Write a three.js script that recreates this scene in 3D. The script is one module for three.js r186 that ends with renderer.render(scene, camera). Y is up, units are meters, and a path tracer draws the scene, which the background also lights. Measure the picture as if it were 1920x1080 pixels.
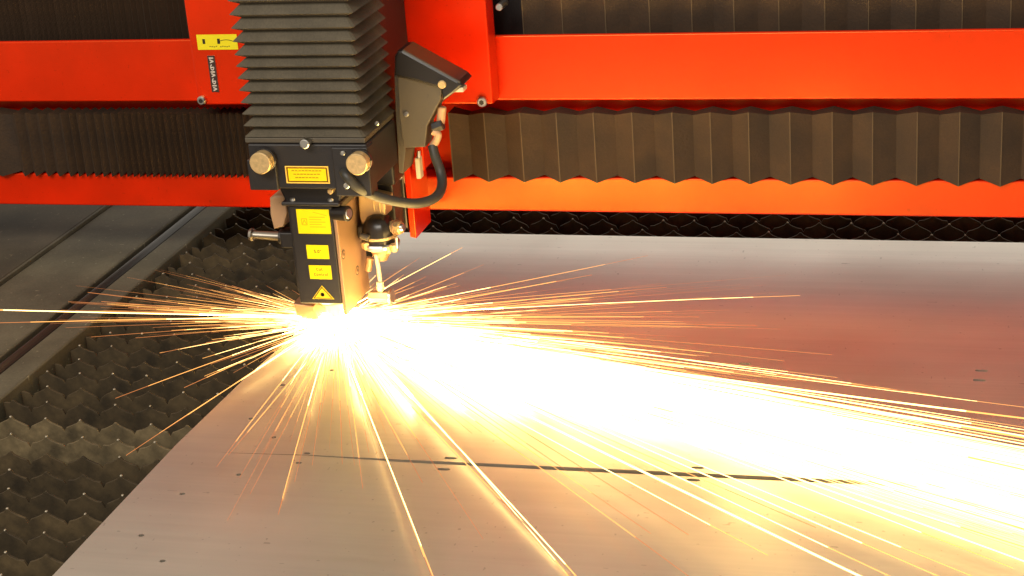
import * as THREE from 'three';
import { RoundedBoxGeometry } from 'three/addons/geometries/RoundedBoxGeometry.js';
import { mergeGeometries, mergeVertices, toCreasedNormals } from 'three/addons/utils/BufferGeometryUtils.js';
import { RectAreaLightUniformsLib } from 'three/addons/lights/RectAreaLightUniformsLib.js';

// ---------------------------------------------------------------- camera, light, exposure
const scene = new THREE.Scene();
const W = 1920, H = 1080, FOCAL = 3300;                       // photograph in pixels, focal length in pixels
const camera = new THREE.PerspectiveCamera(2 * Math.atan(H / 2 / FOCAL) * 180 / Math.PI, W / H, 0.05, 60);
const rad = a => a * Math.PI / 180;
camera.rotation.set(rad(-21.0), rad(15.6), rad(-4.3), 'YXZ');
const rayDir = (px, py) => new THREE.Vector3((px - W / 2) / FOCAL, -(py - H / 2) / FOCAL, -1).applyEuler(camera.rotation).normalize();
camera.position.copy(rayDir(632, 612)).multiplyScalar(-2.15); // the cut is the origin, on the sheet's top face (y = 0)
scene.background = new THREE.Color().setRGB(0.50, 0.44, 0.345);   // dim hall round the machine

RectAreaLightUniformsLib.init();
const renderer = new THREE.WebGLRenderer({ antialias: true });
renderer.setSize(1024, 576);
renderer.toneMapping = THREE.LinearToneMapping;
renderer.toneMappingExposure = 1.0;
renderer.shadowMap.enabled = true;

const ADDED_FRONT = 19, ADDED_REAR = 0.34, SPARK_LIGHT = 0.03;  // strengths of the two added panels and of the spark light
const HOT = { white: [44, 29.5, 9.5], yellow: [5.6, 3.6, 1.2], orange: [2.2, 0.95, 0.22], ember: [0.85, 0.27, 0.07] };

// ---------------------------------------------------------------- helpers
let seed = 20731;
const rnd = () => { seed = (seed * 1664525 + 1013904223) >>> 0; return seed / 4294967296; };
const rr = (a, b) => a + (b - a) * rnd();
const gauss = () => Math.sqrt(-2 * Math.log(1 - rnd())) * Math.cos(2 * Math.PI * rnd());
function at(px, py, axis, v) {                                // the point where a pixel's ray meets a plane of the machine
  const d = rayDir(px, py), t = (v - camera.position[axis]) / d[axis];
  return camera.position.clone().addScaledVector(d, t);
}
const onY = (px, py, y = 0) => at(px, py, 'y', y), onZ = (px, py, z) => at(px, py, 'z', z), onX = (px, py, x) => at(px, py, 'x', x);

const names = {};
function numbered(n) { const k = names[n] = (names[n] ?? -1) + 1; return k ? `${n}_${String(k).padStart(3, '0')}` : n; }
function tag(o, label, category, group, kind) {
  o.userData.label = label; if (category) o.userData.category = category;
  if (group) o.userData.group = group; if (kind) o.userData.kind = kind; return o;
}
function thing(name, label, category, group) { const g = new THREE.Group(); g.name = numbered(name); scene.add(g); return tag(g, label, category, group); }
function uvBox(g, s = 1) {                                    // uv in metres by the way a face points
  g = g.index ? g.toNonIndexed() : g; g.computeBoundingBox();
  const p = g.attributes.position, n = g.attributes.normal, uv = new Float32Array(p.count * 2);
  for (let i = 0; i < p.count; i += 3) {
    const a = Math.abs(n.getX(i) + n.getX(i + 1) + n.getX(i + 2)), b = Math.abs(n.getY(i) + n.getY(i + 1) + n.getY(i + 2)), c = Math.abs(n.getZ(i) + n.getZ(i + 1) + n.getZ(i + 2));
    for (let j = i; j < i + 3; j++) {
      const x = p.getX(j), y = p.getY(j), z = p.getZ(j);
      const [u, v] = b >= a && b >= c ? [x, z] : a >= c ? [z, y] : [x, y];
      uv[2 * j] = u * s; uv[2 * j + 1] = v * s;
    }
  }
  g.setAttribute('uv', new THREE.BufferAttribute(uv, 2)); return g;
}
function mesh(name, geos, mat, parent = scene) {
  const list = (Array.isArray(geos) ? geos : [geos]).map(g => { g = g.index ? g.toNonIndexed() : g; if (!g.attributes.normal) g.computeVertexNormals(); return g; });
  const g = list.length > 1 ? mergeGeometries(list) : list[0];
  const m = new THREE.Mesh(g, mat); m.name = parent === scene ? numbered(name) : name; m.castShadow = m.receiveShadow = true; parent.add(m); return m;
}
function box(x0, x1, y0, y1, z0, z1, r = 0.002) {
  const w = x1 - x0, h = y1 - y0, d = z1 - z0, m = Math.min(w, h, d);
  const g = new RoundedBoxGeometry(w, h, d, 2, Math.min(r, m * 0.45)); g.translate((x0 + x1) / 2, (y0 + y1) / 2, (z0 + z1) / 2);
  return uvBox(g);
}
function cyl(a, b, r0, r1 = r0, n = 24, bevel = 0) {          // a turned piece from a to b, its ends chamfered
  const len = a.distanceTo(b), e = Math.min(bevel, len * 0.4, Math.min(r0, r1) * 0.5);
  const pts = [[0, 0], [r0 - e, 0], [r0, e], [r1, len - e], [r1 - e, len], [0, len]].map(q => new THREE.Vector2(Math.max(q[0], 1e-5), q[1]));
  const g = new THREE.LatheGeometry(pts, n);
  g.applyQuaternion(new THREE.Quaternion().setFromUnitVectors(new THREE.Vector3(0, 1, 0), b.clone().sub(a).normalize())); g.translate(a.x, a.y, a.z);
  return toCreasedNormals(g, 0.6);
}
function prism(pts, z0, z1, bevel = 0.0015) {                 // an outline in x, y given depth along z
  const s = new THREE.Shape(pts.map(p => new THREE.Vector2(p.x, p.y)));
  const g = new THREE.ExtrudeGeometry(s, { depth: z1 - z0 - 2 * bevel, bevelEnabled: bevel > 0, bevelThickness: bevel, bevelSize: bevel, bevelOffset: -bevel, bevelSegments: 2 });
  g.translate(0, 0, z0 + bevel); return uvBox(g);
}
function tube(pts, r, n = 48, sides = 12) { return new THREE.TubeGeometry(new THREE.CatmullRomCurve3(pts), n, r, sides, false); }
const V = (x, y, z) => new THREE.Vector3(x, y, z);

// ---------------------------------------------------------------- textures
function hash(i, j, k) { let h = (i * 374761393 + j * 668265263 + k * 2147483647) | 0; h = Math.imul(h ^ (h >>> 13), 1274126177); return ((h ^ (h >>> 16)) >>> 0) / 4294967296; }
function vnoise(x, y, px, py, k) {                            // tiling value noise
  const i = Math.floor(x), j = Math.floor(y), f = x - i, g = y - j, s = f * f * (3 - 2 * f), t = g * g * (3 - 2 * g), m = (a, b) => ((a % b) + b) % b;
  const q = (a, b) => hash(m(a, px), m(b, py), k);
  return (q(i, j) * (1 - s) + q(i + 1, j) * s) * (1 - t) + (q(i, j + 1) * (1 - s) + q(i + 1, j + 1) * s) * t;
}
function dataTex(w, h, f, srgb, repeat = [1, 1]) {
  const d = new Uint8Array(w * h * 4);
  for (let j = 0; j < h; j++) for (let i = 0; i < w; i++) { const c = f(i / w, j / h); for (let k = 0; k < 3; k++) d[4 * (j * w + i) + k] = Math.max(0, Math.min(255, 255 * c[k])); d[4 * (j * w + i) + 3] = 255; }
  const t = new THREE.DataTexture(d, w, h); t.wrapS = t.wrapT = THREE.RepeatWrapping; t.magFilter = THREE.LinearFilter; t.minFilter = THREE.LinearMipmapLinearFilter; t.generateMipmaps = true;
  if (srgb) t.colorSpace = THREE.SRGBColorSpace; t.repeat.set(...repeat); t.needsUpdate = true; return t;
}
const fbm = (u, v, n, k, o = 4) => { let s = 0, a = 0.5, w = 0; for (let q = 0; q < o; q++) { s += a * vnoise(u * n, v * n, n, n, k + q); w += a; a *= 0.5; n *= 2; } return s / w; };
const g3 = x => [x, x, x];
const texBrush = dataTex(512, 512, (u, v) => g3(0.5 * vnoise(u * 6, v * 256, 6, 256, 3) + 0.3 * vnoise(u * 14, v * 128, 14, 128, 4) + 0.2 * vnoise(u * 40, v * 400, 40, 400, 5)), false, [1.6, 1.6]);
const texSheet = dataTex(1024, 1024, (u, v) => {              // grain, faint handling smears and specks on the sheet
  const b = 0.5 * vnoise(u * 5, v * 300, 5, 300, 11) + 0.5 * vnoise(u * 3, v * 90, 3, 90, 12), s = fbm(u, v, 4, 20, 5), t = fbm(u + 0.3 * v, v, 10, 30, 4);
  const sp = vnoise(u * 200, v * 200, 200, 200, 40); let c = 0.91 + 0.035 * (b - 0.5) + 0.10 * (s - 0.5) + 0.05 * (t - 0.5); if (sp > 0.965) c -= 0.12;
  return [c, c * 0.985, c * 0.965];
}, true, [1.05, 1.05]);
const texSheetR = dataTex(512, 512, (u, v) => g3(0.80 + 0.16 * (fbm(u, v, 5, 51, 5) - 0.5) + 0.06 * (vnoise(u * 4, v * 220, 4, 220, 52) - 0.5)), false, [1.3, 1.3]);
const texFine = dataTex(512, 512, (u, v) => g3(fbm(u, v, 48, 61, 3)), false, [9, 9]);
const texDust = dataTex(512, 512, (u, v) => { const c = 0.86 + 0.22 * (fbm(u, v, 6, 71, 6) - 0.5) - (vnoise(u * 160, v * 160, 160, 160, 72) > 0.955 ? 0.10 : 0); return g3(c); }, true, [2.2, 2.2]);
const texCloth = dataTex(512, 512, (u, v) => { const c = 0.78 + 0.4 * (fbm(u, v, 7, 81, 5) - 0.5) + 0.10 * (vnoise(u * 220, v * 220, 220, 220, 82) - 0.5); return [c, c * 0.97, c * 0.92]; }, true, [4, 4]);
const texCrust = dataTex(512, 512, (u, v) => { const a = fbm(u, v, 10, 91, 5), b = fbm(u, v, 28, 95, 4); const c = 0.62 + 0.5 * (a - 0.5) + 0.2 * (b - 0.5); return [c, c * 0.93, c * 0.80]; }, true, [5, 5]);
const texCrustB = dataTex(512, 512, (u, v) => g3(0.6 * fbm(u, v, 26, 97, 5) + 0.4 * fbm(u, v, 9, 98, 3)), false, [6, 6]);
const texDeck = dataTex(1024, 1024, (u, v) => {               // oily steel with grit and spatter
  const a = fbm(u, v, 5, 101, 6); let c = 0.62 + 0.42 * (a - 0.5); const s = vnoise(u * 90, v * 90, 90, 90, 104), g = vnoise(u * 300, v * 300, 300, 300, 105);
  c += 0.08 * (g - 0.5); if (s > 0.93) c += 0.5 * (s - 0.93) / 0.07; return [c, c * 0.99, c * 0.94];
}, true, [2.2, 2.2]);

function canvasTex(w, h, draw) {
  const c = document.createElement('canvas'); c.width = w; c.height = h; const x = c.getContext('2d'); draw(x, w, h);
  const t = new THREE.CanvasTexture(c); t.colorSpace = THREE.SRGBColorSpace; return t;
}

// ---------------------------------------------------------------- materials
const lin = (r, g, b) => new THREE.Color().setRGB(r, g, b);
const std = o => new THREE.MeshStandardMaterial(o), phys = o => new THREE.MeshPhysicalMaterial(o);
const M = {
  red: phys({ color: lin(0.86, 0.017, 0.0012), map: texDust, roughness: 0.27, ior: 1.75, specularColor: lin(1, 0.62, 0.16), bumpMap: texFine, bumpScale: 0.00006 }),
  black: std({ color: lin(0.022, 0.018, 0.018), map: texDust, roughness: 0.48, bumpMap: texFine, bumpScale: 0.0001 }),
  blackGloss: std({ color: lin(0.020, 0.016, 0.015), map: texDust, roughness: 0.30 }),
  greyPlate: std({ color: lin(0.11, 0.088, 0.06), map: texDust, roughness: 0.55, bumpMap: texFine, bumpScale: 0.0001 }),
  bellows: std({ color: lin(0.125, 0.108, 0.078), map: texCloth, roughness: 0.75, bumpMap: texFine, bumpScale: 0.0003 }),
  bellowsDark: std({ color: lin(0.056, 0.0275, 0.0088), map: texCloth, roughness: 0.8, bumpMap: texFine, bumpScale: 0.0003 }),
  seam: std({ color: lin(0.075, 0.045, 0.018), roughness: 0.7 }),
  brass: std({ color: lin(0.80, 0.56, 0.27), metalness: 0.45, roughness: 0.42, map: texDust, bumpMap: texBrush, bumpScale: 0.00006 }),
  copper: std({ color: lin(0.46, 0.27, 0.15), metalness: 0.35, roughness: 0.45, map: texDust, bumpMap: texBrush, bumpScale: 0.00008 }),
  tan: std({ color: lin(0.62, 0.37, 0.20), roughness: 0.5, map: texDust }),
  steel: std({ color: lin(0.66, 0.64, 0.61), metalness: 1, roughness: 0.28 }),
  pinSteel: std({ color: lin(0.30, 0.27, 0.23), metalness: 0.9, roughness: 0.38 }),
  cream: std({ color: lin(0.72, 0.62, 0.46), roughness: 0.45, map: texDust }),
  rubber: std({ color: lin(0.026, 0.025, 0.022), roughness: 0.5 }),
  sheet: std({ color: lin(0.95, 0.925, 0.88), metalness: 1, map: texSheet, roughness: 0.55, roughnessMap: texSheetR, bumpMap: texBrush, bumpScale: 0.00001 }),
  deck: std({ color: lin(0.29, 0.257, 0.185), map: texDeck, roughness: 0.68, metalness: 0.1, bumpMap: texCrustB, bumpScale: 0.0003 }),
  deckBrown: std({ color: lin(0.20, 0.16, 0.11), map: texDeck, roughness: 0.7, metalness: 0.1 }),
  rod: std({ color: lin(0.035, 0.028, 0.022), map: texDust, roughness: 0.4 }),
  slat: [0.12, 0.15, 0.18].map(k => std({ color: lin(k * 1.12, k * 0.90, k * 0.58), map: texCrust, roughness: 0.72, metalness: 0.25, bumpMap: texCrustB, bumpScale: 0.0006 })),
  slatLitPaint: std({ color: lin(0.36, 0.315, 0.23), map: texCrust, roughness: 0.65, metalness: 0.2, bumpMap: texCrustB, bumpScale: 0.0008 }),  // paler colour stands in for light falling on two slat rows
  tip: std({ color: lin(0.40, 0.35, 0.27), metalness: 0.7, roughness: 0.5 }),
  pit: std({ color: lin(0.11, 0.085, 0.055), map: texCrust, roughness: 0.9 }),
};

// ---------------------------------------------------------------- floor of the tray
{
  const m = mesh('floor', box(-1.3, 1.7, -0.16, -0.14, -1.2, 0.95), M.pit); m.userData.kind = 'structure'; m.userData.label = 'dark slag-covered tray floor below the slats';
}

// ---------------------------------------------------------------- cutting bed: side decks, rail, slats
{
  const bed = thing('cutting_bed', 'dark slatted steel cutting bed with rows of pointed slats and oily side decks', 'cutting bed');
  const z0 = -1.1, z1 = 0.9;
  mesh('outer_deck', box(-1.25, -0.5265, -0.12, 0.001, z0, z1, 0.003), M.deckBrown, bed);
  mesh('deck_lip', box(-0.5255, -0.5215, -0.12, 0.0015, z0, z1, 0.0012), M.deck, bed);
  mesh('side_deck', box(-0.5205, -0.3925, -0.12, -0.003, z0, z1, 0.003), M.deck, bed);
  mesh('groove_floor', box(-0.392, -0.3675, -0.12, -0.022, z0, z1, 0.001), M.pit, bed);
  mesh('guide_rod', cyl(V(-0.3800, -0.013, z1), V(-0.3800, -0.013, z0), 0.0085, 0.0085, 20), M.rod, bed);
  mesh('inner_strip', box(-0.3665, -0.328, -0.12, -0.004, z0, z1, 0.003), M.deck, bed);
  // slats: a zigzag top with a narrow point every 43 mm, every other slat shifted by half a pitch
  const P = 0.0428, dz = 0.0408, top = -0.0066;
  let k = 0;
  for (let z = 0.2695 + 10 * dz; z > -0.80; z -= dz, k++) {
    const shift = (k % 2) ? 0.5 : 0, xs = -0.326, xe = 1.3;
    const n0 = Math.floor((xs + 0.292) / P) - 1, pts = [V(xe, -0.12, 0), V(xs, -0.12, 0)], tips = [];
    const lean = rr(-0.0012, 0.0012), wob = rr(-0.0012, 0.0012);
    const tops = [];
    for (let n = n0; ; n++) {
      const xp = -0.292 + (n + shift) * P + wob; if (xp > xe + P) break;
      const hp = top - Math.abs(gauss()) * 0.0007, hv = top - 0.0145 + gauss() * 0.0008;
      for (const [dx, y] of [[-0.5, hv], [-0.43, hv + 0.0052], [-0.28, hp - 0.0068], [-0.10, hp - 0.0032], [-0.025, hp], [0.025, hp], [0.10, hp - 0.0032], [0.28, hp - 0.0068], [0.43, hv + 0.0052]]) { const x = xp + dx * P; if (x > xs + 1e-4 && x < xe - 1e-4) tops.push(V(x, y, 0)); }
      if (xp > xs + 0.004 && xp < xe - 0.01) tips.push([xp, hp]);
    }
    tops.sort((a, b) => a.x - b.x); pts.push(V(xs, tops[0].y, 0), ...tops, V(xe, tops[tops.length - 1].y, 0));
    const g = prism(pts, z - 0.0014 + lean, z + 0.0014 + lean, 0.0004);
    const pale = k === 10 || k === 9;  // the two rows whose lit look is put into the colour
    const s = mesh('slat', g, pale ? M.slatLitPaint : M.slat[Math.floor(rnd() * 3)], bed);
    mesh('worn_tips', tips.filter(() => rnd() < 0.65).map(([x, y]) => { const q = new THREE.SphereGeometry(1, 8, 6); q.scale(rr(0.0011, 0.0018), rr(0.0010, 0.0015), 0.0018); q.translate(x + gauss() * 0.0003, y + 0.0002, z + lean); return q; }), M.tip, s);
  }
}

// ---------------------------------------------------------------- the sheet being cut
{
  const back = -0.340, P2 = [[1.35, 0.85], [-0.070, 0.85], [-0.066, 0.60], [-0.0645, 0.33], [-0.056, 0.155], [-0.046, 0.05], [-0.036, -0.12], [-0.030, back], [1.35, back]];
  const s = new THREE.Shape(P2.map(([x, z]) => new THREE.Vector2(x, -z)));
  const hole = pts => s.holes.push(new THREE.Path(pts.map(([x, z]) => new THREE.Vector2(x, -z))));
  const slot = (px, py, len, wid) => { const c = onY(px, py), a = len / 2, b = wid / 2; hole([[c.x - a, c.z - b * 0.6], [c.x - a + b, c.z - b], [c.x + a - b, c.z - b], [c.x + a, c.z - b * 0.5], [c.x + a, c.z + b * 0.5], [c.x + a - b, c.z + b], [c.x - a + b, c.z + b], [c.x - a, c.z + b * 0.6]]); };
  // the long cut that opens towards the right
  hole([[-0.012, 0.3426], [0.085, 0.3378], [0.2, 0.3375], [0.38, 0.3352], [0.56, 0.3335], [0.80, 0.3315], [1.30, 0.329], [1.30, 0.3375], [0.80, 0.3400], [0.56, 0.3425], [0.38, 0.3440], [0.2, 0.3437], [0.085, 0.3400], [-0.012, 0.3432]]);
  for (const q of [[623, 694], [530, 722], [470, 785], [448, 890], [342, 926], [265, 1004], [305, 1052], [513, 820]]) slot(...q, 0.0062, 0.0058);
  for (const q of [[576, 850], [560, 868]]) slot(...q, 0.0072, 0.0045);
  for (const q of [[845, 859], [832, 880], [1308, 877], [1300, 900], [1397, 682], [1840, 695], [1836, 713]]) slot(...q, 0.0135, 0.0056);
  for (const q of [[1301, 609], [1314, 609]]) slot(...q, 0.004, 0.0035);
  const g = new THREE.ExtrudeGeometry(s, { depth: 0.0056, bevelEnabled: true, bevelThickness: 0.0003, bevelSize: 0.0003, bevelOffset: -0.0003, bevelSegments: 1 });
  g.rotateX(-Math.PI / 2); g.translate(0, -0.0059, 0);
  tag(mesh('steel_sheet', uvBox(g), M.sheet), 'flat brushed steel sheet on the slats with a long cut and small slots', 'metal sheet');
}

// ---------------------------------------------------------------- bellows: a folded skin whose ridges and valleys follow two outlines
function foldedSkin(outer, inner, stations, axis) {           // outlines are lists of [a, b] across the axis
  const rows = stations.map(([t, out]) => (out ? outer : inner).map(([a, b]) => axis === 'x' ? [t, a, b] : [a, t, b])), pos = [];
  for (let i = 0; i + 1 < rows.length; i++) for (let j = 0; j + 1 < outer.length; j++) {
    const a = rows[i][j], b = rows[i + 1][j], c = rows[i + 1][j + 1], d = rows[i][j + 1];
    pos.push(...a, ...b, ...c, ...a, ...c, ...d);
  }
  const g = new THREE.BufferGeometry(); g.setAttribute('position', new THREE.Float32BufferAttribute(pos, 3)); g.computeVertexNormals(); return uvBox(g);
}

// ---------------------------------------------------------------- gantry
const ZB = -0.200;
{
  const gantry = thing('gantry', 'red painted gantry beam with brown folded bellows spanning the bed', 'gantry');
  const x0 = -1.25, x1 = 1.7;
  mesh('upper_beam', box(x0, x1, 0.2275, 0.286, -0.400, -0.2072, 0.0025), M.red, gantry);
  mesh('beam_cover', box(x0, x1, 0.2272, 0.3098, -0.2068, ZB, 0.0025), M.red, gantry);
  mesh('lower_beam', box(x0, x1, 0.0815, 0.1272, -0.400, ZB, 0.0025), M.red, gantry);
  mesh('back_web', box(x0, x1, 0.1282, 0.2262, -0.400, -0.2335, 0.001), M.red, gantry);
  mesh('top_web', box(x0, x1, 0.2864, 0.47, -0.400, -0.268, 0.001), M.black, gantry);
  const skin = (name, ya, yb, zf, amp, xs, mat) => {
    const o = [[ya, zf - 0.028], [ya, zf], [yb, zf], [yb, zf - 0.028]], i = [[ya + amp * 0.55, zf - 0.030], [ya + amp * 0.55, zf - amp], [yb - amp * 0.55, zf - amp], [yb - amp * 0.55, zf - 0.030]];
    const m = mesh(name, foldedSkin(o, i, xs, 'x'), mat, gantry);
    if (amp > 0.0095) for (const [x] of xs.filter(q => q[1])) { const g = new THREE.BoxGeometry(0.0012, yb - ya, 0.0010); g.translate(x, (ya + yb) / 2, zf + 0.0002); mesh('fold_seam', g, M.seam, m); }
    return m;
  };
  const wide = (from, to, pitch, first) => { const a = []; let o = first; for (let x = from; x < to; x += pitch / 2 * (1 + 0.10 * gauss() * 0.5)) { a.push([x, o]); o = !o; } return a; };
  // right of the head the bellows are drawn out, left of it they are squeezed together
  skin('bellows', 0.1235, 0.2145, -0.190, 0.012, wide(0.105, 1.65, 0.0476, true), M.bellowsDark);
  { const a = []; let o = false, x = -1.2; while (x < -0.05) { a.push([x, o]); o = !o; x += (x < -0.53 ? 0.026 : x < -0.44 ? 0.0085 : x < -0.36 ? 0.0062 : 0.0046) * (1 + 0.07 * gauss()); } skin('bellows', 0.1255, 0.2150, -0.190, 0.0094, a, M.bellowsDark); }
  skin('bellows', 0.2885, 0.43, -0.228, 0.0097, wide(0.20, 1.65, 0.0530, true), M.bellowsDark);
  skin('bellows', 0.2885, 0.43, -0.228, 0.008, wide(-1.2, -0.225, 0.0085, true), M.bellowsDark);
}

// ---------------------------------------------------------------- laser head on its carriage
{
  const head = thing('laser_head', 'black laser cutting head with grey bellows and yellow labels on a red carriage', 'laser head');
  // carriage plate clamped to the upper beam
  const zc = -0.165, pl = onZ(372, 195, zc), pr = onZ(924, 195, zc);
  const plate = mesh('carriage_plate', prism([V(pl.x, pl.y - 0.001, 0), V(pr.x, pl.y - 0.001, 0), V(pr.x + 0.001, 0.47, 0), V(pl.x - 0.001, 0.47, 0)], ZB + 0.001, zc, 0.002), M.red, head);
  for (const [px, py, r] of [[380, 187, 0.0062], [905, 190, 0.0066]]) {
    const c = onZ(px, py, zc), b = mesh('bolt', cyl(V(c.x, c.y, zc), V(c.x, c.y, zc + 0.006), r, r * 0.92, 24, 0.0012), M.steel, plate);
    void b; mesh('bolt_socket', cyl(V(c.x, c.y, zc + 0.0045), V(c.x, c.y, zc + 0.0064), r * 0.5, r * 0.5, 6), M.black, plate);
  }
  { const c = onZ(935, 14, ZB + 0.02); mesh('bolt', cyl(V(c.x, c.y, ZB - 0.01), V(c.x, c.y, ZB + 0.02), 0.005, 0.0045, 16, 0.001), M.steel, head); }
  // flat print laid on a plate: sheet of vinyl 0.5 mm thick
  const decal = (name, tl, br, z, tex, parent, thick = 0.0006, mat) => {
    const w = br.x - tl.x, h = tl.y - br.y, g = new THREE.PlaneGeometry(w, h); g.translate((tl.x + br.x) / 2, (tl.y + br.y) / 2, z + thick);
    const base = mesh(name, box(tl.x, br.x, br.y, tl.y, z - 0.0004, z + thick * 0.8, 0.0002), mat ?? M.labelBase, parent);
    mesh('print', g, std({ map: tex, roughness: 0.4 }), base); return base;
  };
  M.labelBase = std({ color: lin(0.70, 0.50, 0.01), roughness: 0.4 });
  const YEL = '#dfcd00', INK = '#2b2308';
  decal('sticker', onZ(368, 65, zc), onZ(447, 92.5, zc), zc, canvasTex(512, 190, (x, w, h) => {
    x.fillStyle = '#e6d415'; x.fillRect(0, 0, w, h); x.fillStyle = INK; x.fillRect(70, 55, 34, 62); x.fillRect(258, 52, 36, 66);
    x.strokeStyle = INK; x.lineWidth = 8; x.beginPath(); x.moveTo(294, 82); x.quadraticCurveTo(380, 50, 470, 92); x.stroke();
    x.fillStyle = '#7d7413'; for (let i = 0; i < 10; i++) x.fillRect(150 + i * 27, 142 + (i % 3) * 3, i === 4 ? 0 : 20, 12);
  }), plate);
  { // raised chrome badge, its letters running down the plate
    const a = onZ(389, 104, zc), b = onZ(417, 172, zc), tl = V(a.x, a.y, zc), br = V(b.x - 0.004, b.y, zc);
    decal('badge', tl, br, zc, canvasTex(128, 400, (x, w, h) => {
      x.fillStyle = '#3a2a24'; x.fillRect(0, 0, w, h); x.strokeStyle = '#c9bdb0'; x.lineWidth = 14; x.lineJoin = 'round';
      for (let i = 0; i < 5; i++) { const y = 22 + i * 76; x.beginPath(); if (i % 2) { x.arc(64, y + 30, 28, 0, Math.PI * 1.5); x.moveTo(30, y + 30); x.lineTo(98, y + 30); } else { x.moveTo(24, y + 4); x.lineTo(104, y + 4); x.moveTo(34, y + 56); x.lineTo(96, y + 40); x.lineTo(34, y + 22); } x.stroke(); }
    }), plate, 0.0015, M.steel);
  }
  // carriage body behind the bellows
  mesh('carriage_body', box(-0.058, 0.070, 0.16, 0.46, -0.164, -0.062, 0.003), M.black, head);
  // vertical bellows
  {
    const xo0 = -0.0665, xo1 = 0.0805, zo = 0.052, zb = -0.058, a = 0.0105, st = []; let y = 0.2545, o = true, p = 0.0066;
    while (y < 0.47) { st.push([y, o]); y += p * (o ? 1.3 : 0.7) * (1 + 0.04 * gauss()); o = !o; p *= 1.006; }
    const o1 = [[xo0, zb], [xo0, zo], [xo1, zo], [xo1, zb]], i1 = [[xo0 + a, zb], [xo0 + a, zo - a], [xo1 - a, zo - a], [xo1 - a, zb]];
    const rnd8 = (p4, r) => { const [[ax, az], [bx, bz], [cx, cz], [dx, dz]] = p4; return [[ax, az], [bx, bz - r], [bx + r, bz], [cx - r, cz], [cx, cz - r], [dx, dz]]; };
    mesh('head_bellows', foldedSkin(rnd8(o1, 0.003), rnd8(i1, 0.002), st, 'y'), M.bellows, head);
    mesh('bellows_flange', box(-0.066, 0.0795, 0.2475, 0.2535, -0.055, 0.0515, 0.001), M.greyPlate, head);
  }
  // clamp block under the bellows
  const zk = 0.054;
  const block = mesh('clamp_block', box(-0.0625, 0.0815, 0.1935, 0.2468, -0.050, zk, 0.002), M.black, head);
  mesh('clamp_ear', box(-0.0645, -0.0295, 0.1925, 0.2290, zk - 0.02, zk + 0.004, 0.0015), M.black, block);
  mesh('clamp_ear', box(0.0400, 0.0830, 0.1860, 0.2440, zk - 0.02, zk + 0.003, 0.0015), M.black, block);
  for (const [px, py, r] of [[487, 307, 0.0128], [668, 309, 0.0126]]) {
    const c = onZ(px, py, zk + 0.021), kn = mesh('knob', cyl(V(c.x, c.y, zk + 0.003), V(c.x, c.y, zk + 0.021), r * 0.96, r, 40, 0.0012), M.brass, block);
    mesh('knob_collar', cyl(V(c.x, c.y, zk + 0.002), V(c.x, c.y, zk + 0.008), r * 1.08, r * 1.08, 40, 0.0008), M.blackGloss, kn);
  }
  const screw = (px, py, z, r, len, parent, dir = V(0, 0, 1)) => { const c = onZ(px, py, z + len * dir.z); const s = c.clone().addScaledVector(dir, -len); mesh('screw', cyl(s, c, r * 0.95, r, 18, r * 0.2), M.steel, parent); };
  screw(570, 271, zk, 0.0056, 0.012, block); screw(642, 288, zk + 0.003, 0.0028, 0.003, block); screw(649, 349, zk + 0.003, 0.0036, 0.004, block); screw(706, 232, 0.02, 0.0026, 0.003, block);
  decal('warning_label', onZ(534, 311, zk), onZ(619, 344, zk), zk, canvasTex(512, 220, (x, w, h) => {
    x.fillStyle = '#f2b000'; x.fillRect(0, 0, w, h); x.strokeStyle = '#f5c75a'; x.lineWidth = 12; x.strokeRect(6, 6, w - 12, h - 12); x.strokeStyle = '#6b4500'; x.lineWidth = 16; x.strokeRect(24, 22, w - 48, h - 46);
    x.fillStyle = YEL; x.fillRect(34, 32, w - 68, h - 64); x.fillStyle = '#a87c00'; for (let r = 0; r < 3; r++) for (let i = 0; i < 9 - r; i++) x.fillRect(74 + r * 18 + i * 40, 52 + r * 44, 33, 13);
  }), block);
  // neck and flange between block and cutting body
  mesh('neck', prism([V(-0.031, 0.170, 0), V(0.034, 0.170, 0), V(0.044, 0.1925, 0), V(-0.040, 0.1925, 0)], -0.045, 0.036, 0.002), M.blackGloss, head);
  const flange = mesh('flange', box(-0.036, 0.036, 0.1675, 0.1725, -0.050, 0.0405, 0.0018), M.black, head);
  for (const [px, py] of [[550, 376], [621, 376]]) { const c = onZ(px, py, 0.034); mesh('screw', cyl(V(c.x, 0.172, 0.034), V(c.x, 0.1762, 0.034), 0.0042, 0.0040, 18, 0.0008), M.steel, flange); }
  { const c = onZ(619, 359, 0.042); mesh('screw', cyl(V(c.x, c.y, 0.030), V(c.x, c.y, 0.043), 0.0036, 0.0036, 6, 0.0006), M.brass, flange); }
  // cutting body with its labels
  const zf = 0.035;
  const body = mesh('cutting_body', box(-0.0300, 0.0240, 0.0430, 0.1672, -0.047, zf, 0.0025), M.black, head);
  mesh('body_rib', box(-0.0375, -0.0290, 0.0520, 0.160, -0.040, 0.020, 0.002), M.black, body);
  decal('label', onZ(555, 392, zf), onZ(621.5, 438.5, zf), zf, canvasTex(512, 360, (x, w, h) => {
    x.fillStyle = YEL; x.fillRect(0, 0, w, h); x.strokeStyle = '#a87c00'; x.lineWidth = 8; x.strokeRect(70, 140, 80, 90); x.beginPath(); x.moveTo(80, 215); x.lineTo(110, 160); x.lineTo(140, 215); x.stroke();
    x.fillStyle = '#b89600'; for (let r = 0; r < 5; r++) x.fillRect(190, 110 + r * 36, 250 - (r % 2) * 60, 9); x.lineWidth = 5; x.beginPath(); x.moveTo(260, 40); x.lineTo(470, 90); x.stroke();
  }), body);
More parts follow.
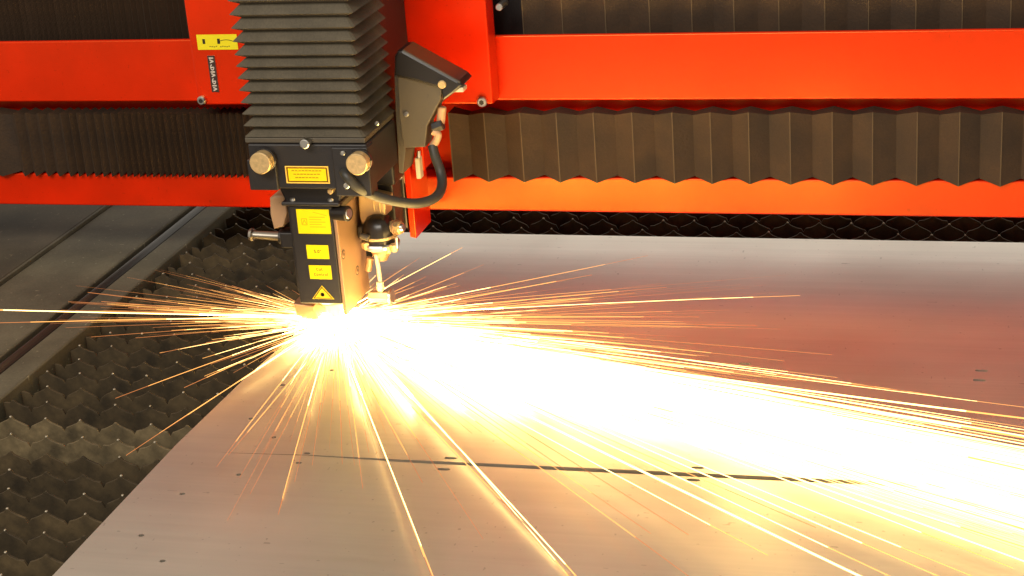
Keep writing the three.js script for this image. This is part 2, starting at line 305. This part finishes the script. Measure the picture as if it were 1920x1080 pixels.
  const rounded = (x, w, h, r) => { x.beginPath(); x.moveTo(r, 0); x.arcTo(w, 0, w, h, r); x.arcTo(w, h, 0, h, r); x.arcTo(0, h, 0, 0, r); x.arcTo(0, 0, w, 0, r); x.closePath(); x.fill(); };
  decal('label', onZ(574, 459, zf), onZ(618, 485.5, zf), zf, canvasTex(320, 190, (x, w, h) => { x.fillStyle = '#dfd000'; x.fillRect(0, 0, w, h); x.fillStyle = '#4a4200'; x.font = 'bold 62px sans-serif'; x.textAlign = 'center'; x.fillText('5.0"', 160, 110); void rounded; }), body);
  decal('label', onZ(579, 497, zf), onZ(623, 523.5, zf), zf, canvasTex(320, 190, (x, w, h) => { x.fillStyle = '#dfd000'; x.fillRect(0, 0, w, h); x.fillStyle = '#4a4200'; x.textAlign = 'center'; x.font = 'bold 58px sans-serif'; x.fillText('Cut', 150, 74); x.fillText('Control', 165, 146); }), body);
  { // laser hazard triangle
    const a = onZ(603, 535, zf), b = onZ(586, 561, zf), c = onZ(627, 561, zf), cx = (b.x + c.x) / 2 + 0.0, wd = (c.x - b.x) / 2, h = a.y - c.y;
    const t = mesh('hazard_sign', prism([V(cx - wd, c.y, 0), V(cx + wd, c.y, 0), V(cx, c.y + h, 0)], zf - 0.0004, zf + 0.0004, 0), M.labelBase, body);
    const tri = k => { const q = c.y + h * 0.36, f = (x, y) => V(cx + (x - cx) * k, q + (y - q) * k, 0); return [f(cx - wd, c.y), f(cx + wd, c.y), f(cx, c.y + h)]; };
    const ink = std({ color: lin(0.02, 0.016, 0.006), roughness: 0.5 });
    mesh('border', prism(tri(0.86), zf, zf + 0.0007, 0), ink, t); mesh('field', prism(tri(0.72), zf, zf + 0.0010, 0), M.labelBase, t);
    const o = V(cx, c.y + h * 0.34, zf + 0.001), rays = [cyl(o, o.clone().add(V(0, 0, 0.0004)), 0.0021, 0.0021, 16)];
    for (let i = 0; i < 12; i++) { const g = new THREE.BoxGeometry(0.0050, 0.00035, 0.0004); g.rotateZ(i * Math.PI / 12); g.translate(o.x, o.y, o.z + 0.0002); rays.push(uvBox(g)); }
    mesh('starburst', rays.map(g => { const q = g.index ? g.toNonIndexed() : g; return q; }), ink, t);
  }
  // copper coloured side plate facing the sparks
  const side = mesh('side_plate', box(0.0243, 0.0290, 0.0300, 0.1560, -0.050, zf + 0.0005, 0.0012), M.copper, head);
  for (const [px, py] of [[644, 477], [670, 507]]) {
    const c = onX(px, py, 0.029); mesh('screw', cyl(V(0.0275, c.y, c.z), V(0.0296, c.y, c.z), 0.0050, 0.0046, 20, 0.0006), M.copper, side);
    mesh('screw_recess', cyl(V(0.0280, c.y, c.z), V(0.02915, c.y, c.z), 0.0060, 0.0060, 24), M.black, side);
    mesh('screw_socket', cyl(V(0.0287, c.y, c.z), V(0.0299, c.y, c.z), 0.0020, 0.0020, 6), M.black, side);
  }
  { // adjusting knob through the side plate
    const a = onZ(634, 402, 0.034), b = onZ(662, 413, 0.040); const kn = mesh('adjusting_knob', cyl(V(0.022, a.y, 0.028), V(0.0440, a.y + 0.001, 0.034), 0.0088, 0.0092, 28, 0.001), M.blackGloss, head);
    mesh('knob_cap', cyl(V(0.0425, a.y + 0.001, 0.0336), V(0.0448, a.y + 0.0011, 0.0342), 0.0066, 0.0062, 24, 0.0006), M.steel, kn); void b;
  }
  mesh('upper_housing', box(0.0245, 0.0310, 0.1575, 0.1660, -0.045, 0.030, 0.001), M.greyPlate, head);
  // nozzle
  const noz = mesh('nozzle', [new THREE.LatheGeometry([[0.0001, 0.008], [0.004, 0.008], [0.0085, 0.018], [0.019, 0.034], [0.0255, 0.036], [0.0255, 0.049], [0.0001, 0.049]].map(q => new THREE.Vector2(...q)), 40)].map(g => { g = toCreasedNormals(g, 0.5); g.translate(-0.002, 0, -0.004); return g; }), M.copper, head);
  mesh('sensor_ring', cyl(V(-0.002, 0.038, -0.004), V(-0.002, 0.0425, -0.004), 0.0275, 0.0275, 40, 0.001), M.steel, noz);
  { const a = onZ(556, 562, 0.0), g = prism([V(a.x, a.y, 0), V(a.x + 0.026, a.y - 0.003, 0), V(a.x + 0.030, a.y - 0.022, 0), V(a.x + 0.003, a.y - 0.019, 0)], -0.02, 0.012, 0.0015); mesh('skirt_plate', g, M.copper, head); }
  // tan bracket and handled pin at the left
  { const p = (x, y) => onZ(x, y, 0.004); const t = mesh('left_bracket', prism([p(505, 372), p(515, 367), p(533, 366), p(538, 400), p(531, 426), p(513, 430), p(506, 402)].reverse(), -0.03, 0.004, 0.0025), M.tan, head); void t; }
  {
    const a = onZ(534, 444, -0.015), b = onZ(474, 440, -0.015); b.y = a.y + 0.002; const pin = mesh('clamp_pin', cyl(a, b, 0.0058, 0.0050, 20, 0.0006), M.pinSteel, head);
    const d = b.clone().sub(a).normalize(); mesh('pin_head', cyl(b.clone().addScaledVector(d, -0.001), b.clone().addScaledVector(d, 0.004), 0.0082, 0.0078, 24, 0.001), M.pinSteel, pin);
    mesh('pin_collar', cyl(a.clone().addScaledVector(d, -0.006), a.clone().addScaledVector(d, 0.006), 0.0095, 0.0095, 24, 0.001), M.black, pin);
    mesh('pin_socket', box(a.x - 0.002, -0.029, a.y - 0.011, a.y + 0.009, -0.026, -0.004, 0.002), M.black, pin);
  }
  // brass and black valve at the right of the body
  {
    const z = -0.03, p = (x, y) => onZ(x, y, z);
    const fit = mesh('brass_housing', prism([p(671, 363), p(723, 375), p(722, 406), p(700, 414), p(681, 436), p(674, 405)].reverse(), z - 0.03, z, 0.002), M.brass, head);
    for (const [px, py] of [[701, 384], [712, 386]]) { const c = p(px, py); mesh('rib', box(c.x - 0.001, c.x + 0.001, c.y - 0.009, c.y + 0.009, z - 0.004, z + 0.0018, 0.0006), M.brass, fit); }
    const zv = -0.03, vt = onZ(711, 402, zv), vb = onZ(713, 452, zv), vx = onZ(712, 440, zv).x, hgt = vt.y - vb.y;
    const lathe = (pts, x, y, zz) => { const g = toCreasedNormals(new THREE.LatheGeometry(pts.map(q => new THREE.Vector2(...q)), 40), 0.6); g.translate(x, y, zz); return g; };
    const valve = mesh('valve_body', lathe([[0.0001, 0], [0.0205, 0], [0.0205, hgt * 0.45], [0.0185, hgt * 0.68], [0.0135, hgt * 0.9], [0.006, hgt], [0.0001, hgt]], vx, vb.y, zv), M.blackGloss, head);
    mesh('valve_ring', lathe([[0.012, -0.0065], [0.0215, -0.0065], [0.0235, -0.0045], [0.0235, -0.0012], [0.0222, 0.0006], [0.012, 0.0006]], vx, vb.y, zv), M.steel, valve);
    mesh('valve_band', lathe([[0.0204, hgt * 0.18], [0.0214, hgt * 0.2], [0.0214, hgt * 0.28], [0.0204, hgt * 0.3]], vx, vb.y, zv), M.brass, valve);
    mesh('valve_stem', lathe([[0.0001, -0.024], [0.0065, -0.024], [0.009, -0.019], [0.0125, -0.0135], [0.0125, -0.006], [0.0001, -0.006]], vx, vb.y, zv), M.copper, valve);
    for (const [px, py, r] of [[686, 462, 0.0055], [738, 466, 0.0055], [700, 468, 0.0036], [727, 470, 0.0034]]) { const c = onZ(px, py, -0.012); mesh('valve_nut', cyl(V(c.x, c.y + 0.005, -0.014), V(c.x, c.y - 0.004, -0.014), r, r * 0.95, 6, 0.0008), M.brass, valve); }
    { const a = onZ(743, 444, -0.012), b = onZ(744, 466, -0.012); mesh('valve_pin', cyl(a, b, 0.0020, 0.0020, 14, 0.0005), M.steel, valve); }
    { const a = onZ(692, 447, -0.008), b = onZ(676, 442, -0.008); mesh('valve_spindle', cyl(a, b, 0.0042, 0.0036, 18, 0.0006), M.greyPlate, valve); }
    const e = onZ(747, 425, zv), el = mesh('brass_elbow', cyl(V(e.x - 0.012, e.y - 0.001, zv), V(e.x + 0.006, e.y + 0.001, zv + 0.006), 0.0088, 0.0082, 8, 0.0015), M.brass, valve);
    mesh('elbow_tip', cyl(V(e.x + 0.005, e.y + 0.001, zv + 0.0055), V(e.x + 0.0095, e.y + 0.0015, zv + 0.007), 0.0052, 0.0046, 18, 0.001), M.steel, el);
    mesh('elbow_collar', cyl(V(e.x - 0.003, e.y, zv + 0.003), V(e.x - 0.0005, e.y + 0.0003, zv + 0.0038), 0.0098, 0.0098, 24, 0.0006), M.copper, el);
    mesh('valve_arm', box(0.0295, vx - 0.012, vb.y + 0.004, vb.y + 0.021, zv - 0.014, zv + 0.006, 0.003), M.black, valve);
    // thin gas pipes down to the nozzle nut
    const n0 = onZ(716, 556, -0.02);
    mesh('gas_pipe', tube([onZ(705, 476, -0.02), onZ(709, 500, -0.02), onZ(713, 528, -0.02), onZ(715, 548, -0.02)], 0.0026, 30, 12), M.cream, head);
    mesh('pipe_sleeve', cyl(onZ(694, 482, -0.026), onZ(690, 508, -0.026), 0.0048, 0.0042, 18, 0.001), M.copper, head);
    mesh('pipe_sleeve', cyl(onZ(712, 527, -0.02), onZ(714, 545, -0.02), 0.0046, 0.0046, 18, 0.001), M.cream, head);
    const nut = mesh('gas_nut', cyl(V(n0.x - 0.016, n0.y, -0.02), V(n0.x + 0.010, n0.y, -0.02), 0.0072, 0.0072, 6, 0.0012), M.brass, head);
    mesh('nut_flange', cyl(V(n0.x + 0.010, n0.y, -0.02), V(n0.x + 0.0135, n0.y, -0.02), 0.0105, 0.0105, 24, 0.0008), M.steel, nut);
  }
  // black stiffeners and the red bracket that hangs below the beam
  mesh('rear_plate', box(0.030, 0.066, 0.098, 0.245, -0.150, -0.064, 0.002), M.black, head);
  mesh('rear_rail', box(0.0665, 0.0700, 0.150, 0.262, -0.112, -0.100, 0.001), M.tan, head);
  const brk = mesh('red_bracket', prism([V(0.0700, 0.0805, 0), V(0.0780, 0.0790, 0), V(0.0780, 0.205, 0), V(0.0700, 0.190, 0)], -0.165, -0.100, 0.001), M.red, head);
  mesh('bracket_block', box(0.0785, 0.0955, 0.166, 0.200, -0.135, -0.104, 0.0015), M.red, brk);
  { const a = onZ(776, 290, -0.1), b = onZ(799, 332, -0.1); const c = mesh('connector', box(a.x + 0.003, b.x - 0.004, b.y, a.y - 0.002, -0.104, -0.092, 0.0012), M.cream, brk); mesh('connector_clip', cyl(V(a.x + 0.008, a.y - 0.002, -0.094), V(b.x - 0.004, a.y + 0.007, -0.094), 0.0022, 0.0022, 12, 0.0004), M.steel, c); }
  screw(748, 333, -0.096, 0.0035, 0.004, brk);
  mesh('bracket_cheek', prism([V(0.0455, 0.155, 0), V(0.0690, 0.180, 0), V(0.0690, 0.092, 0), V(0.0455, 0.104, 0)].reverse(), -0.115, -0.097, 0.002), M.blackGloss, head);
  // junction box: grey sheet metal with a black lid
  {
    const z = -0.05, p = (x, y) => onZ(x, y, z);
    const b = mesh('sensor_box', prism([p(745, 143), p(748, 220), p(757, 278), p(797, 276), p(801, 236), p(826, 187), p(830, 150)], z - 0.030, z, 0.0015), M.greyPlate, head);
    mesh('box_lid', prism([p(741, 140), p(742, 103), p(748, 93), p(757, 92), p(862, 150), p(869, 158), p(862, 166), p(833, 187), p(828, 164), p(790, 152)], z - 0.040, z + 0.006, 0.003), M.blackGloss, b);
    const e0 = p(757, 92), e1 = p(864, 152); mesh('lid_edge', cyl(V(e0.x, e0.y - 0.001, z + 0.0035), V(e1.x, e1.y - 0.001, z + 0.0035), 0.0016, 0.0016, 10), M.greyPlate, b);
    { const c = onZ(828, 159, z + 0.008); mesh('lid_screw', cyl(V(c.x, c.y, z + 0.004), V(c.x, c.y, z + 0.0085), 0.0052, 0.0048, 20, 0.0008), M.brass, b); }
    { const c = p(861, 166); mesh('lid_catch', box(c.x - 0.006, c.x + 0.006, c.y - 0.0035, c.y + 0.002, z - 0.012, z + 0.004, 0.001), M.cream, b); }
    { const c = p(762, 214); mesh('box_screw', cyl(V(c.x, c.y, z - 0.001), V(c.x, c.y, z + 0.0022), 0.0031, 0.003, 16, 0.0005), M.steel, b); }
    mesh('box_rail', prism([p(735, 138), p(745, 140), p(757, 285), p(752, 330), p(744, 328), p(738, 220)], z - 0.050, z - 0.008, 0.001), M.greyPlate, b);
    // cable gland and flexible lead
    mesh('cable_gland', cyl(onZ(829, 200, z - 0.01), onZ(826, 232, z - 0.01), 0.0052, 0.0050, 18, 0.001), M.tan, b);
    mesh('gland_nut', cyl(onZ(812, 240, z - 0.006), onZ(831, 233, z - 0.006), 0.0068, 0.0068, 6, 0.001), M.black, b);
    mesh('gland_elbow', tube([onZ(812, 246, z - 0.004), onZ(821, 252, z - 0.004), onZ(818, 264, z - 0.004), onZ(811, 274, z - 0.004)], 0.0046, 24, 12), M.tan, b);
    mesh('cable', tube([onZ(811, 272, z - 0.004), onZ(815, 290, z), onZ(827, 325, -0.045), onZ(828, 352, -0.03), onZ(815, 371, -0.01), onZ(785, 381, 0.010), onZ(745, 378, 0.028), onZ(700, 366, 0.045), onZ(668, 349, 0.060), onZ(650, 330, 0.062), onZ(645, 322, 0.055)], 0.0058, 90, 14), M.rubber, head);
  }
}

// ---------------------------------------------------------------- sparks: incandescent droplets drawn out into glowing threads, cooling as they fly
const emit = c => std({ color: lin(0.02, 0.02, 0.02), emissive: lin(...c), emissiveIntensity: 1, roughness: 1 });
const HOTM = Object.fromEntries(Object.entries(HOT).map(([k, c]) => [k, emit(c)]));
const ORDER = ['white', 'yellow', 'orange', 'ember'];
function thread(a, b, r0, r1, cuts, segs = 10, sag = 0.004, sides = 5) {     // returns one tube piece for each temperature
  const dir = b.clone().sub(a), len = dir.length(), s = V(0, 1, 0).cross(dir).normalize(), u = dir.clone().cross(s).normalize(), out = {};
  const ring = t => { const c = a.clone().addScaledVector(dir, t); c.y -= sag * t * t * len; const r = r0 + (r1 - r0) * t, q = []; for (let k = 0; k < sides; k++) { const w = k / sides * 2 * Math.PI; q.push([c.x + r * (Math.cos(w) * s.x + Math.sin(w) * u.x), c.y + r * (Math.cos(w) * s.y + Math.sin(w) * u.y), c.z + r * (Math.cos(w) * s.z + Math.sin(w) * u.z)]); } return q; };
  let t0 = 0;
  for (const [name, t1] of cuts) {
    if (t1 <= t0) continue; const n = Math.max(1, Math.round(segs * (t1 - t0))), pos = []; let A = ring(t0);
    for (let i = 1; i <= n; i++) { const B = ring(t0 + (t1 - t0) * i / n); for (let k = 0; k < sides; k++) { const l = (k + 1) % sides; pos.push(...A[k], ...A[l], ...B[l], ...A[k], ...B[l], ...B[k]); } A = B; }
    (out[name] ??= []).push(pos); t0 = t1;
  }
  return out;
}
function fromParts(parts) {                                    // {temperature: [positions]} -> geometry with one group for each
  const list = [], mats = [];
  for (const k of ORDER) if (parts[k]?.length) { const g = new THREE.BufferGeometry(); g.setAttribute('position', new THREE.Float32BufferAttribute(parts[k].flat(), 3)); g.computeVertexNormals(); list.push(g); mats.push(HOTM[k]); }
  return [list.length > 1 ? mergeGeometries(list, true) : list[0], mats.length > 1 ? mats : mats[0]];
}
const START = V(0, 0.007, 0);
const WHERE = { left: 'over the slats and side deck', back: 'from the cut towards the gantry', front: 'over the front of the sheet', jet: 'along the edge of the white spark jet' };
const LOOK = { blaze: 'thick white hot spark thread flying', hot: 'long pale yellow spark thread flying', warm: 'yellow spark thread cooling to orange flying', cool: 'thin dim orange spark thread flying' };
// end pixel, height of the end over the sheet, radii in mm, where it leaves the core (share), cooling points
const C = { hot: [['white', 0.35], ['yellow', 0.9], ['orange', 1]], warm: [['white', 0.12], ['yellow', 0.45], ['orange', 0.85], ['ember', 1]], cool: [['yellow', 0.2], ['orange', 0.6], ['ember', 1]], blaze: [['white', 0.3], ['yellow', 1]], jet: [['white', 0.22], ['yellow', 0.8], ['orange', 0.94], ['ember', 1]] };
const traced = [
  ['left', -60, 582, .05, 1.1, .9, 'hot'], ['left', -40, 604, .05, .9, .45, 'warm'], ['left', 165, 553, .05, .7, .4, 'cool'], ['left', 190, 566, .045, .7, .4, 'cool'], ['left', 140, 575, .045, .6, .35, 'cool'], ['left', 240, 573, .04, .8, .4, 'warm'],
  ['left', 255, 638, .03, .6, .3, 'cool'], ['left', 300, 662, .02, .6, .3, 'cool'], ['left', 215, 738, .015, .7, .35, 'warm'], ['left', 345, 724, .015, .8, .4, 'warm'], ['left', 235, 845, .012, .9, .4, 'warm'], ['left', 300, 818, .012, .8, .35, 'warm'], ['left', 170, 630, .03, .5, .3, 'cool'],
  ['left', 435, 538, .05, .7, .35, 'cool'], ['left', 448, 556, .045, .6, .3, 'cool'],
  ['front', 405, 870, .01, .9, .35, 'warm'], ['front', 428, 852, .01, 1.0, .4, 'warm'], ['front', 450, 900, .01, .7, .3, 'cool'], ['front', 470, 935, .008, .7, .3, 'cool'], ['front', 425, 965, .008, .6, .25, 'cool'], ['front', 506, 990, .01, 1.2, .35, 'warm'],
  ['front', 552, 900, .01, .8, .3, 'cool'], ['front', 585, 870, .01, .7, .3, 'cool'], ['front', 680, 915, .012, .8, .3, 'warm'], ['front', 640, 860, .01, .6, .3, 'cool'], ['front', 792, 905, .012, .8, .35, 'warm'], ['front', 815, 1085, .02, 1.2, .5, 'hot'], ['front', 838, 1150, .02, .8, .4, 'warm'],
  ['front', 905, 1000, .015, .7, .3, 'cool'], ['front', 1015, 1035, .015, 1.2, .45, 'warm'], ['front', 1125, 1100, .02, 1.6, .7, 'hot'], ['front', 1100, 1085, .02, 1.0, .5, 'hot'], ['front', 1060, 890, .012, .7, .35, 'warm'], ['front', 1290, 990, .02, .7, .35, 'cool'], ['front', 1440, 1065, .02, 1.0, .5, 'hot'], ['front', 1640, 1105, .03, 2.0, 1.2, 'blaze'], ['front', 1700, 1090, .03, 1.0, .6, 'hot'], ['front', 1530, 1010, .02, .7, .4, 'warm'],
  ['jet', 1990, 792, .05, 1.3, .8, 'hot'], ['jet', 1980, 822, .05, 1.5, 1.0, 'hot'], ['jet', 1970, 838, .05, 1.5, 1.1, 'hot'], ['jet', 1700, 757, .05, .7, .35, 'warm'], ['jet', 1420, 722, .04, .9, .4, 'warm'], ['jet', 1640, 742, .05, .6, .3, 'cool'], ['jet', 1990, 1045, .03, 1.4, .9, 'blaze'], ['jet', 1990, 1010, .03, 1.4, .9, 'blaze'], ['jet', 1900, 1040, .03, 1.0, .6, 'hot'],
  ['jet', 1990, 872, .05, 1.2, .9, 'hot'], ['jet', 1990, 902, .04, 1.2, .9, 'hot'], ['jet', 1990, 965, .03, 1.1, .8, 'hot'], ['front', 1990, 1085, .03, 1.1, .7, 'hot'], ['front', 1860, 1100, .03, .9, .6, 'hot'], ['front', 1775, 1095, .03, 1.1, .7, 'hot'], ['front', 1330, 1095, .02, .8, .4, 'warm'], ['front', 1220, 1000, .02, .7, .3, 'warm'],
  ['back', 1215, 484, .05, .7, .25, 'warm'], ['back', 1110, 513, .045, 1.0, .4, 'warm'], ['back', 1250, 532, .045, .9, .35, 'warm'], ['back', 1500, 541, .05, .75, .25, 'hot'], ['back', 1190, 553, .04, .9, .4, 'warm'], ['back', 838, 536, .04, .9, .4, 'warm'], ['back', 855, 548, .04, .7, .3, 'cool'],
  ['back', 1310, 588, .04, .9, .35, 'warm'], ['back', 1420, 605, .04, .7, .3, 'cool'], ['back', 1380, 622, .04, .7, .3, 'cool'], ['back', 1560, 648, .045, .9, .35, 'cool'], ['back', 1260, 640, .03, .9, .4, 'warm'], ['back', 1470, 664, .04, .8, .35, 'warm'],
];
for (const [kind, px, py, h, r0, r1, c] of traced) {
  const e = onY(px, py, h), d = e.clone().sub(START).normalize();
  const s = START.clone().addScaledVector(d, 0.02).add(V(gauss() * 0.004, rr(0, 0.006), gauss() * 0.006));
  const [g, m] = fromParts(thread(s, e, r0 * 0.68e-3, r1 * 0.68e-3, C[c], 14, rr(-0.02, 0.03), 6));
  const o = new THREE.Mesh(g, m); o.name = numbered('spark_thread'); scene.add(o); tag(o, `${LOOK[c]} ${WHERE[kind]}`, 'spark', `${c} spark threads flying ${kind}`);
}
{ // the uncountable rest: the white jet and the halo round the cut
  const all = { white: [], yellow: [], orange: [], ember: [] };
  const add = (az, el, len, r0, r1, cuts, from = rr(0, 0.03)) => {
    const d = V(Math.cos(az) * Math.cos(el), Math.sin(el), Math.sin(az) * Math.cos(el)), s = START.clone().addScaledVector(d, from); s.x += gauss() * 0.005; s.z += gauss() * 0.006; s.y = Math.max(0.002, s.y + rr(-0.004, 0.006));
    const e = s.clone().addScaledVector(d, len); const p = thread(s, e, r0 * 1e-3, r1 * 1e-3, cuts, 16, 0, 4); for (const k in p) all[k].push(...p[k]);
  };
  const spread = (n, az, sd, el, l0, l1, ra, rb, cuts, f) => { for (let i = 0; i < n; i++) { const r = rr(ra, rb), q = rnd(); add(rad(az + sd * gauss()), rad(Math.abs(gauss()) * el + 0.15), l0 + (l1 - l0) * q * (0.5 + 0.5 * q), r, r * rr(0.12, 0.4), cuts[Math.floor(rnd() * cuts.length)], rr(0, f)); } };
  spread(540, 24.2, 2.0, 0.6, 0.8, 1.6, 0.4, 0.95, [C.blaze, C.blaze, C.jet], 0.3);
  spread(330, 23.5, 3.4, 0.9, 0.30, 0.9, 0.35, 0.8, [C.jet, C.jet, C.hot], 0.15);
  spread(240, 21, 7.5, 1.3, 0.10, 0.5, 0.35, 0.8, [C.jet, C.hot, C.warm], 0.06);
  spread(240, 18, 15, 2.0, 0.06, 0.22, 0.35, 0.8, [C.blaze, C.hot, C.warm], 0.03);
  spread(90, 1, 8, 3.2, 0.12, 0.55, 0.16, 0.34, [C.warm, C.cool], 0.03);
  spread(120, 50, 18, 1.6, 0.08, 0.42, 0.2, 0.45, [C.warm, C.cool], 0.03);
  spread(90, 182, 13, 3.2, 0.08, 0.34, 0.2, 0.4, [C.warm, C.cool], 0.02);
  for (let i = 0; i < 400; i++) add(rad(rr(0, 360)), rad(Math.abs(gauss()) * 3.4 + 0.4), -Math.log(1 - rnd() * 0.97) * 0.06 + 0.02, rr(0.28, 0.6), rr(0.12, 0.25), rnd() < 0.35 ? C.hot : rnd() < 0.7 ? C.warm : C.cool, rr(0, 0.02));
  const [g, m] = fromParts(all), o = new THREE.Mesh(g, m); o.name = numbered('spark_shower'); scene.add(o);
  tag(o, 'dense white hot jet of sparks bursting from the cut under the nozzle', 'sparks', undefined, 'stuff');
}
{ // molten spot under the nozzle and the light it and the jet give
  const g = new THREE.SphereGeometry(1, 28, 16); g.scale(0.017, 0.007, 0.015); g.translate(0.002, 0.006, 0.002);
  tag(mesh('molten_spot', g, HOTM.white), 'white hot molten spot where the beam meets the sheet', 'molten metal');
  for (const [d, i, h] of [[0.03, 0.3, 0.012], [0.18, 0.8, 0.03], [0.34, 1.4, 0.045], [0.56, 1.4, 0.06]]) {
    const l = new THREE.PointLight(lin(1, 0.64, 0.20), SPARK_LIGHT * i, 0, 2); l.position.set(0.004 + d * Math.cos(rad(20)), h, d * Math.sin(rad(20))); l.castShadow = true; l.shadow.radius = 2; scene.add(l);
  }
}

// ---------------------------------------------------------------- added, unseen light panels outside the frame
function addedPanel(name, label, w, h, pos, look, intensity, color) {
  const t = thing(name, label, 'lamp'); t.position.copy(pos); t.lookAt(look);
  mesh('housing', box(-w / 2 - 0.03, w / 2 + 0.03, -h / 2 - 0.03, h / 2 + 0.03, -0.08, -0.012, 0.01), M.cream, t);
  mesh('diffuser', box(-w / 2, w / 2, -h / 2, h / 2, -0.011, -0.004, 0.002), std({ color: lin(0.8, 0.8, 0.8), emissive: color, emissiveIntensity: Math.min(intensity, 1) * 0.5, roughness: 0.6 }), t);
  const l = new THREE.RectAreaLight(color, intensity, w, h); t.add(l); l.position.set(0, 0, 0.002); l.lookAt(look); return t;
}
addedPanel('added_front_lamp', 'added unseen lamp panel behind the camera to light the front faces', 1.9, 0.7, V(-0.35, 2.0, 2.3), V(-0.05, 0.1, -0.1), ADDED_FRONT, lin(1, 0.93, 0.82));  // added above and behind the camera so front faces get light
addedPanel('added_rear_panel', 'added unseen glowing panel behind the gantry for the sheet to mirror', 3.6, 0.75, V(0.2, 0.55, -1.7), V(0.2, 0.05, -0.3), ADDED_REAR, lin(1, 0.97, 0.90));  // added to give the back of the sheet something bright to reflect

renderer.render(scene, camera);
